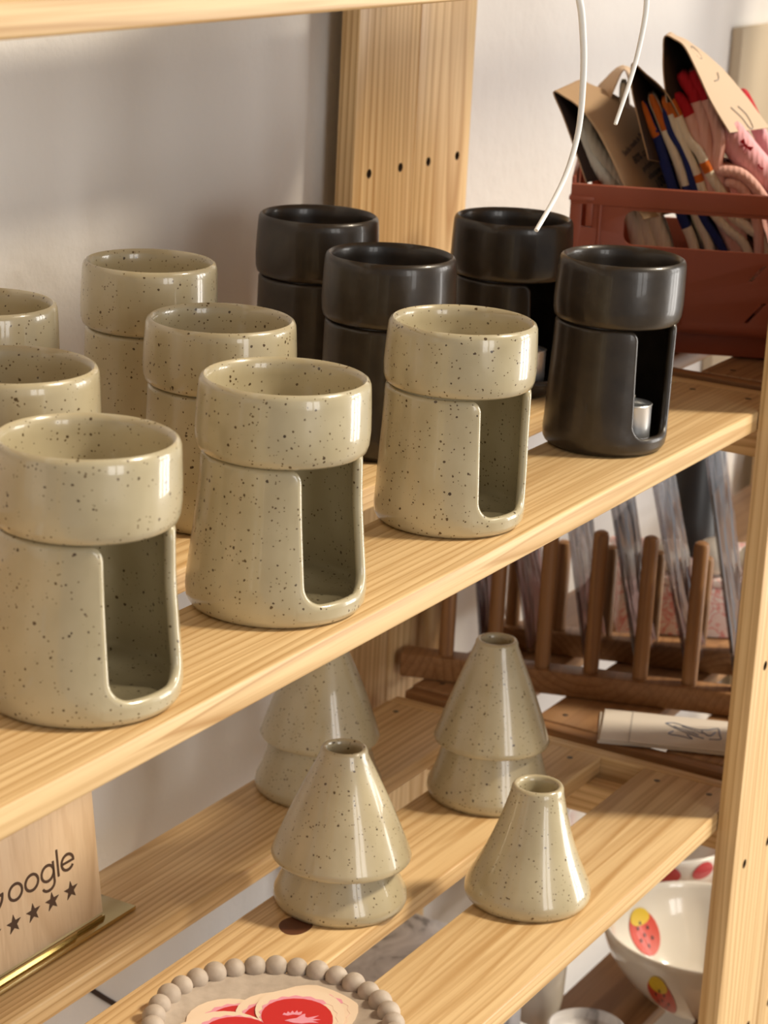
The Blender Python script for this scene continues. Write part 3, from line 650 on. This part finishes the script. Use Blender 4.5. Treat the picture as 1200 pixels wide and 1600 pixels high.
# local x = along the rack (towards the right), local y = depth
RL = 0.275
for yy, xs in ((0.0, 0.004), (0.086, 0.052)):
    bm = newbm(); box(bm, xs, RL, yy, yy + 0.020, 0.0, 0.019, bev=0.0022)
    o = obj('base_bar', bm, M_bamboo, rack)
for xx in (0.056, RL - 0.022):
    obj('end_bar', boxbm(xx, xx + 0.016, 0.0202, 0.0858, 0.001, 0.013, bev=0.0015), M_bamboo, rack)
for k in range(7):
    xx = 0.0376 + 0.0368 * k
    for yy in (0.010, 0.096):
        if yy > 0.05 and k == 0: continue
        hh = 0.1298 if yy < 0.05 else 0.092
        bm = newbm(); lathe(bm, [(0.0058, 0.017), (0.0058, hh - 0.004), (0.0050, hh - 0.0013), (0.0030, hh)], 20)
        for v in bm.verts: v.co += Vector((xx, yy, 0))
        obj('dowel', bm, M_bambooZ, rack)
SLV = [((0.5579, 0.0599, -0.256), (0.5444, 0.095, -0.0807), M_greyprint, 'clear sleeved grey print in the rightmost slot of the brown rack', 0.095),
       ((0.5453, 0.0926, -0.2573), (0.5316, 0.1281, -0.1104), M_maroon, 'clear sleeved print with a maroon foot, second slot from the rack right end', 0.095),
       ((0.5313, 0.1288, -0.2539), (0.5199, 0.1583, -0.1139), M_greyprint, 'clear sleeved dark grey print in the middle of the brown rack', 0.095),
       ((0.5174, 0.1648, -0.2541), (0.5094, 0.1857, -0.1354), M_maroon, 'clear sleeved maroon print standing left of the dark grey one', 0.09),
       ((0.5021, 0.2044, -0.2525), (0.4956, 0.2215, -0.1616), M_pinkprint, 'clear sleeved pink print standing behind the tall two tier vase', 0.09),
       ((0.4887, 0.2393, -0.2464), (0.4853, 0.2481, -0.167), M_navy, 'clear sleeved dark print in the leftmost filled slot of the rack', 0.09)]
SM = Vector((math.cos(math.radians(12)), math.sin(math.radians(12)), 0))
for i, (b, t, mp, lb, wd) in enumerate(SLV):
    wd = 0.068
    b = Vector(b); t = Vector(t); upv = (t - b); h = upv.length; upv.normalize()
    th = thing('sleeved_print', lb, 'print', b + RM * 0.004, 0, 'prints filed in the brown rack')
    nrm = SM.cross(upv).normalized()
    M = Matrix(((SM.x, nrm.x, upv.x, 0), (SM.y, nrm.y, upv.y, 0), (SM.z, nrm.z, upv.z, 0), (0, 0, 0, 1)))
    bm = newbm(); n = 14; m2 = 8
    for sgn in (-1, 1):
        g = [[bm.verts.new(M @ Vector((0.022 + wd * a / m2, sgn * (0.0012 + 0.0022 * math.sin(PI * a / m2) * (0.6 + 0.4 * math.sin(9.0 * c_ / n + i))), h * c_ / n))) for a in range(m2 + 1)] for c_ in range(n + 1)]
        for r0, r1 in zip(g, g[1:]):
            for a in range(m2): bm.faces.new((r0[a], r0[a + 1], r1[a + 1], r1[a]))
        if sgn < 0: ga = g
    for c_ in range(n): bm.faces.new((ga[c_][0], ga[c_ + 1][0], g[c_ + 1][0], g[c_][0])); bm.faces.new((ga[c_][m2], ga[c_ + 1][m2], g[c_ + 1][m2], g[c_][m2]))
    obj('clear_film', bm, M_film, th, angle=80)
    bm = newbm(); box(bm, 0.026, 0.022 + wd - 0.004, -0.0006, 0.0006, 0.004, h * (0.45 if mp is M_maroon else 0.8), M=M); obj('print', bm, mp, th)
# things standing behind the rack
bx_ = thing('printed_box', 'pink and white patterned low box behind the brown rack', 'box', (0.750, 0.175, ZL + 0.0003), RZ + PI / 2 + 0.1)
obj('box_body', boxbm(-0.052, 0.052, -0.062, 0.062, 0, 0.043, bev=0.002), M_toile, bx_); obj('box_lid', boxbm(-0.053, 0.053, -0.063, 0.063, 0.0432, 0.0502, bev=0.002), M_toile, bx_)
for i, (x, y, r, lb) in enumerate(((0.7075, 0.1745, 0.0138, 'round white ball candle, left of those on the patterned box'), (0.7220, 0.1440, 0.0155, 'largest round white ball candle, on the middle of the patterned box'), (0.7400, 0.1150, 0.0140, 'round white ball candle beside the right post'))):
    bm = newbm(); lathe(bm, [(r * math.sin(PI * k / 16) + 0.0002, r - r * math.cos(PI * k / 16)) for k in range(17)], 28)
    c_ = thing('ball_candle', lb, 'candle', (x, y, ZL + 0.0507), 0, 'ball candles behind the rack'); obj('wax_ball', bm, M_wax, c_)
    bm = newbm(); tube(bm, [(0, 0, 2 * r - 0.001), (0, 0.0005, 2 * r + 0.004)], 0.0006, 6); obj('wick', bm, M_paper, c_)
jar = thing('black_jar', 'tall black jar behind the white ball candles', 'jar', (0.772, 0.186, ZL + 0.0507))
bm = newbm(); lathe(bm, [(0.0215, 0), (0.023, 0.0015), (0.023, 0.105), (0.020, 0.109)], 40); obj('jar_body', bm, M_black, jar)
bm = newbm(); lathe(bm, [(0.0232, 0.1092), (0.0238, 0.111), (0.0238, 0.124), (0.0220, 0.126)], 40); obj('jar_lid', bm, M_black, jar)

# white cards and slip
def card_stack():
    t = thing('printed_cards', 'stack of white cards with a blue bird drawing on the lower right shelf edge', 'cards', (0.5010, 0.0830, ZL + 0.0004), math.atan2(-0.0758, 0.0294))
    # local x along the long side, y into depth
    for k, (dx, dy, rz) in enumerate(((-0.0015, 0.001, 0.03), (0.0, -0.0015, -0.015), (0.001, 0.0, 0.0))):
        bm = newbm(); box(bm, -0.048, 0.062, -0.030, 0.028, 0.0012 * k, 0.0012 * k + 0.001, M=Matrix.Translation((dx, dy, 0)) @ Matrix.Rotation(rz, 4, 'Z')); last = obj('card', bm, M_card, t)
    zt = 0.0035
    for pts_ in ([(-0.002, 0.012), (0.006, 0.004), (0.016, -0.004), (0.026, -0.010)], [(-0.002, 0.012), (0.004, 0.014), (0.012, 0.010), (0.022, 0.006), (0.030, 0.008)], [(0.030, 0.008), (0.036, 0.012), (0.037, 0.002), (0.038, -0.008), (0.030, -0.010)], [(0.004, -0.002), (0.001, -0.008), (0.010, -0.010), (0.018, -0.013), (0.014, -0.006)], [(0.004, 0.008), (0.014, 0.002), (0.022, -0.004)], [(0.010, 0.009), (0.018, 0.004), (0.025, 0.0)], [(0.024, 0.004), (0.030, -0.004), (0.034, 0.004)]):
        bm = newbm(); tube(bm, spline([(a, b, zt) for a, b in pts_], 5), 0.00042, 5); obj('bird_drawing', bm, M_inkblue, last)
    bm = newbm(); tube(bm, [(-0.0265, -0.030, zt - 0.0001), (-0.0265, 0.0275, zt - 0.0001)], 0.0003, 5); obj('fold_line', bm, M_inkgrey, last)
card_stack()

# ------------------------------------------------------------------ hanging white cords
def cord(lb, pts, rads, g):
    bm = newbm(); P_ = spline(pts, 6); n = len(P_)
    tube(bm, P_, [rads[0] + (rads[1] - rads[0]) * i / (n - 1) for i in range(n)], 10); return tag(obj('hanging_cord', bm, M_white), lb, 'cord', g)

# ------------------------------------------------------------------ beaded tray with heart stickers
TC = Vector((-0.0205, 0.0840, ZL + 0.0005))
tray = thing('beaded_tray', 'round beige clay tray rimmed with balls across the lower front boards', 'tray', TC)
bm = newbm(); lathe(bm, [(0.058, 0), (0.062, 0.001), (0.063, 0.004), (0.060, 0.0065), (0.056, 0.0062), (0.052, 0.0048), (0.002, 0.0045)], 80); obj('plate', bm, M_clay, tray)
NB = 34
for k in range(NB):
    a = 2 * PI * k / NB; bm = newbm(); r = 0.00635 + 0.0003 * math.sin(k * 2.3)
    lathe(bm, [(r * math.sin(PI * j / 12) + 0.0001, -r * math.cos(PI * j / 12)) for j in range(13)], 20)
    for v in bm.verts: v.co += Vector((0.0640 * math.cos(a), 0.0640 * math.sin(a), 0.0078))
    obj('ball', bm, M_clay, tray)
def heart(s, n=56, grow=0.0):
    o = []
    for k in range(n):
        t = 2 * PI * k / n
        x = 16 * math.sin(t) ** 3; y = 13 * math.cos(t) - 5 * math.cos(2 * t) - 2 * math.cos(3 * t) - math.cos(4 * t)
        o.append((x * s / 32, (y + 3) * s / 32))
    if grow:
        q = []
        for i in range(n):
            a = Vector(o[i - 1]); b = Vector(o[(i + 1) % n]); t = (b - a); nn = Vector((-t.y, t.x)); nn = nn.normalized() if nn.length > 0 else nn
            q.append((o[i][0] + nn.x * grow, o[i][1] + nn.y * grow))
        o = q
    return o
def scallop(s, n=160, amp=0.0007):
    o = heart(s, n); q = []
    for i in range(n):
        a = Vector(o[i - 1]); b = Vector(o[(i + 1) % n]); t = b - a; nn = Vector((-t.y, t.x)); nn = nn.normalized() if nn.length > 0 else nn
        k = amp * math.sin(i * 2 * PI / n * 40); q.append((o[i][0] + nn.x * k, o[i][1] + nn.y * k))
    return q
bird = [(-5, 0.2), (-3.6, 1.0), (-1.5, 1.6), (0.2, 3.6), (1.0, 4.0), (0.9, 2.2), (1.6, 1.8), (4.8, 3.0), (2.9, 1.2), (5.2, 0.7), (2.8, 0.1), (4.6, -1.0), (2.0, -0.9), (-0.3, -1.4), (-2.6, -1.0), (-4, -0.2)]
plume = [(-4, -1), (-3.4, .6), (-2.4, 0), (-2, 1.6), (-1, .4), (-.2, 2.2), (.6, .6), (1.6, 2.6), (2, .9), (3.6, 2), (3.2, -.2), (2.4, -1), (0, -.6), (-2, -1.6)]
HUP = Vector((0.40, 0.917, 0)); HRT = Vector((0.917, -0.40, 0))
def sticker(lb, cx, cy, rot, z, s, top):
    t = thing('heart_sticker', lb, 'sticker', (TC.x + cx, TC.y + cy, TC.z + z), math.atan2(HRT.y, HRT.x) + rot, 'heart stickers on the beaded tray')
    outline('backing', [[(x, y + 0.0006) for x, y in heart(s * 1.17)]], 0.0007, M_stkcream, t)
    outline('pink_border', [scallop(s)], 0.00012, M_stkpink, t, 0, Matrix.Translation((0, 0, 0.00042)))
    outline('red_heart', [heart(s * 0.93)], 0.00012, M_stkred, t, 0, Matrix.Translation((0, 0.0003, 0.00052)))
    if top:
        for (px, py, sc_, r, sh) in ((0.0185, 0.0110, 0.0019, -0.55, bird), (0.0185, 0.0200, 0.0014, -0.6, plume), (-0.018, 0.010, 0.0018, -0.55, bird), (0.0, -0.010, 0.0016, 1.2, bird)):
            outline('bird_motif', [[(px + sc_ * (a * math.cos(r) - b * math.sin(r)), py + sc_ * (a * math.sin(r) + b * math.cos(r))) for a, b in sh]], 0.0001, M_stkpink, t, 0, Matrix.Translation((0, 0, 0.00062)))
sticker('cream bordered red heart sticker at the bottom of the stack, showing only its rim', 0.0010, -0.0080, -0.22, 0.0052, 0.082, False)
sticker('cream bordered red heart sticker in the middle of the stack, left lobe showing', -0.0150, -0.0080, 0.10, 0.0062, 0.082, False)
sticker('topmost red heart sticker with pink birds lying on the beaded tray', -0.0085, -0.0125, 0.0, 0.0072, 0.082, True)

# ------------------------------------------------------------------ wooden sign
sign = thing('wooden_sign', 'engraved pale wooden counter sign with stars on a gold mirror foot', 'sign', (0.0, 0.243, ZL + 0.0004))
bm = newbm(); box(bm, -0.160, 0.0565, -0.0125, 0.015, 0.0, 0.0028, bev=0.0003); obj('mirror_foot', bm, [M_brass], sign)
bm = newbm(); box(bm, -0.105, 0.0330, -0.0075, -0.0060, 0.0029, 0.0052); box(bm, -0.075, 0.005, -0.0090, -0.0078, 0.0029, 0.0062); obj('mirror_clip', bm, [M_brass], sign)
tl = math.radians(7)
MS = Matrix.Translation((0, -0.0040, 0.0060)) @ Matrix.Rotation(-tl, 4, 'X')
bm = newbm(); box(bm, -0.102, 0.0335, -0.0015, 0.0015, 0.0, 0.128, bev=0.0002, M=MS); plate = obj('wooden_plate', bm, M_birch, sign)
MF = MS @ Matrix.Translation((-0.034, -0.0016, 0)) @ Matrix.Rotation(PI / 2, 4, 'X')
MF = MS @ Matrix.Translation((0, -0.0016, 0)) @ Matrix.Rotation(PI / 2, 4, 'X')
def arc(cx, cy, rx, ry, a0, a1, w_, n=30):
    a = [math.radians(a0 + (a1 - a0) * k / n) for k in range(n + 1)]
    return [(cx + rx * math.cos(q), cy + ry * math.sin(q)) for q in a] + [(cx + (rx - w_) * math.cos(q), cy + (ry - w_) * math.sin(q)) for q in reversed(a)]
def ring(cx, cy, rx, ry, w_):
    return [[(cx + rx * math.cos(2 * PI * k / 36), cy + ry * math.sin(2 * PI * k / 36)) for k in range(36)], [(cx + (rx - w_) * math.cos(-2 * PI * k / 36), cy + (ry - w_) * math.sin(-2 * PI * k / 36)) for k in range(36)]]
def rect(x0, x1, y0, y1): return [[(x0, y0), (x1, y0), (x1, y1), (x0, y1)]]
HB, SW = 0.0415, 0.00165
word = link(bpy.data.objects.new('engraved_word', None)); word.parent = plate; word.empty_display_size = 0.01
def glyph(loops): outline('letter', loops, 0.0004, M_engrave, plate, 0, MF, False)
for lp in ([arc(-0.0590, 0.0445, 0.0090, 0.0086, 45, 360, SW)], rect(-0.0590, -0.0500, 0.0437, 0.0453), ring(-0.0399, HB, 0.0064, 0.0054, SW), ring(-0.0258, HB, 0.0064, 0.0054, SW), ring(-0.0118, HB, 0.0062, 0.0054, SW), rect(-0.0072, -0.00555, 0.0345, 0.0469), [arc(-0.0118, 0.0350, 0.0062, 0.0046, -160, 0, SW)],
           rect(-0.0033, -0.0017, 0.0361, 0.0522), [arc(0.0062, HB, 0.0062, 0.0054, 5, 325, SW)], rect(0.0005, 0.0122, 0.0408, 0.0422)):
    glyph(lp)
bpy.data.objects.remove(word)
for k in range(5):
    x = 0.0068 - 0.0169 * k
    st = [((0.0064 if j % 2 == 0 else 0.0026) * math.sin(PI * j / 5), (0.0056 if j % 2 == 0 else 0.0023) * math.cos(PI * j / 5)) for j in range(10)]
    outline('engraved_star', [st], 0.0004, M_engrave, plate, 0, MF @ Matrix.Translation((x, 0.0240, 0)))

# ------------------------------------------------------------------ bottom shelf: bowls, vase, parcel
def bowl(label, x, y, R, Hh, marks):
    t = thing('painted_bowl', label, 'bowl', (x, y, ZB + 0.0004), 0, 'painted white bowls on the bottom shelf')
    def rr(f): return 0.44 * R + (R - 0.44 * R) * (math.sin(f * PI / 2) ** 0.85)
    out = [(0.40 * R, 0), (0.44 * R, 0.001)] + [(rr(k / 12), 0.002 + (Hh - 0.002) * k / 12) for k in range(1, 12)]
    inn = [(rr(k / 12) - 0.0038, 0.002 + (Hh - 0.002) * k / 12) for k in range(11, 0, -1)]
    prof = out + [(R, Hh - 0.001), (R - 0.0008, Hh), (R - 0.0022, Hh), (R - 0.0034, Hh - 0.0015)] + inn + [(0.35 * R, 0.006), (0.003, 0.0055)]
    bm = newbm(); lathe(bm, prof, 96, 0.004, 2); obj('bowl_wall', bm, M_glaze, t, angle=60)
    def patch(nm, az, f0, w_, h_, m, inside, shape, off):
        bm = newbm(); n = 28; ring = []
        sgn = -1 if inside else 1
        def pp(u, v):
            f = max(0.03, min(0.985, f0 + v)); rad = rr(f) + (-0.0038 if inside else 0) + sgn * off
            a = az + u; return Vector((rad * math.cos(a), rad * math.sin(a), 0.002 + (Hh - 0.002) * f))
        g = [[bm.verts.new(pp(*shape(i / 24 * 2 * PI, k / 6, w_, h_))) for i in range(24)] for k in range(1, 7)]
        cv = bm.verts.new(pp(0, 0))
        for i in range(24): bm.faces.new((cv, g[0][i], g[0][(i + 1) % 24]))
        for A, B_ in zip(g, g[1:]):
            for i in range(24): bm.faces.new((A[i], A[(i + 1) % 24], B_[(i + 1) % 24], B_[i]))
        obj(nm, bm, m, t, angle=80)
    def berry(a, k, w_, h_):
        return (k * w_ * math.sin(a) * (1 - 0.18 * math.cos(a)), k * h_ * math.cos(a))
    for az, f0, w_, h_, inside in marks:
        patch('painted_strawberry', az, f0, w_, h_, M_straw, inside, berry, 0.0007)
        patch('painted_leaf', az, f0 + h_ * 0.66, w_ * 0.62, h_ * 0.40, M_yellow, inside, berry, 0.0010)
        for (u, v) in ((-.35, .1), (.3, .2), (0, -.15), (-.45, -.35), (.4, -.3), (0, -.6), (0.05, .38)):
            patch('painted_seed', az + u * w_, f0 + v * h_, w_ * 0.075, h_ * 0.085, M_seed, inside, berry, 0.0012)
    return t, patch, berry
bowl('white bowl painted with a red and yellow strawberry, at the bottom right', 0.6180, 0.0835, 0.0790, 0.0670, [(math.radians(70), 0.50, 0.25, 0.25, True), (math.radians(176), 0.45, 0.17, 0.34, False)])
t2, pa, be = bowl('white bowl with red painted flecks, behind the strawberry bowl', 0.7700, 0.1950, 0.0760, 0.0670, [])
for az, f0, w_, h_ in ((212, 0.80, 0.20, 0.15), (240, 0.82, 0.14, 0.14), (188, 0.78, 0.16, 0.14), (262, 0.74, 0.16, 0.16)):
    pa('painted_fleck', math.radians(az), f0, w_, h_, M_rosy, False, be, 0.0004)
for az in (10, 40, 65, 340): pa('painted_fleck', math.radians(az), 0.72, 0.2, 0.24, M_rosy, True, be, 0.0004)
vs_ = thing('white_vase', 'small smooth white vase on the bottom shelf, seen under the front board', 'vase', (0.521, 0.178, ZB + 0.0004))
bm = newbm(); lathe(bm, [(0.014, 0), (0.017, 0.001), (0.0195, 0.02), (0.0205, 0.045), (0.018, 0.066), (0.0125, 0.075), (0.012, 0.084), (0.010, 0.084), (0.0095, 0.074), (0.003, 0.06)], 40); obj('body', bm, M_glaze, vs_)
bm = newbm(); lathe(bm, [(0.010, 0), (0.018, 0.001), (0.027, 0.012), (0.029, 0.020), (0.0275, 0.021), (0.025, 0.013), (0.012, 0.005), (0.002, 0.0045)], 40, 0.02, 3)
o = tag(obj('marbled_dish', bm, M_marble, loc=(0.497, 0.125, ZB + 0.0004)), 'grey marbled little dish before the white vase on the bottom shelf', 'dish')
pc = thing('marbled_parcel', 'grey marbled flat parcel seen through the gap between the lower boards', 'parcel', (0.385, 0.215, ZB + 0.0004))
obj('parcel_body', boxbm(-0.13, 0.070, -0.055, 0.060, 0, 0.095, bev=0.003), M_marble, pc)

# ------------------------------------------------------------------ on the wall
tag(obj('beige_panel', boxbm(1.135, 1.75, 0.3210, 0.3328, -0.2, 0.172, bev=0.002), M_panel), 'beige flat panel on the wall at the upper right, behind the sock bundles', 'panel')
bm = newbm(); tube(bm, spline([(0.05, 0.3312, -0.318), (0.1461, 0.3312, -0.4019), (0.1783, 0.3312, -0.4296), (0.24, 0.3312, -0.48), (0.28, 0.3312, -0.53)], 6), 0.0018, 8)
tag(obj('wall_cable', bm, M_lining), 'thin dark cable running down the wall below the wooden sign', 'cable')
cord('longer white curved cord hanging in front of the pine post', [(0.030, 0.012, 0.2868), (0.045, -0.006, 0.2868), (0.0510, -0.0160, 0.272), (0.0570, -0.0180, 0.2500), (0.0602, -0.0180, 0.2280), (0.0590, -0.0180, 0.2080), (0.0510, -0.0180, 0.1910), (0.0385, -0.0180, 0.1780), (0.0205, -0.0180, 0.1645)], (0.0020, 0.0011), 'white cords hanging from the top shelf')
cord('shorter white curved cord hanging before the bare wall', [(0.120, 0.012, 0.2868), (0.128, -0.006, 0.2868), (0.1270, -0.0160, 0.274), (0.1272, -0.0180, 0.262), (0.1225, -0.0180, 0.243), (0.1145, -0.0180, 0.227), (0.1010, -0.0180, 0.207)], (0.0018, 0.0010), 'white cords hanging from the top shelf')
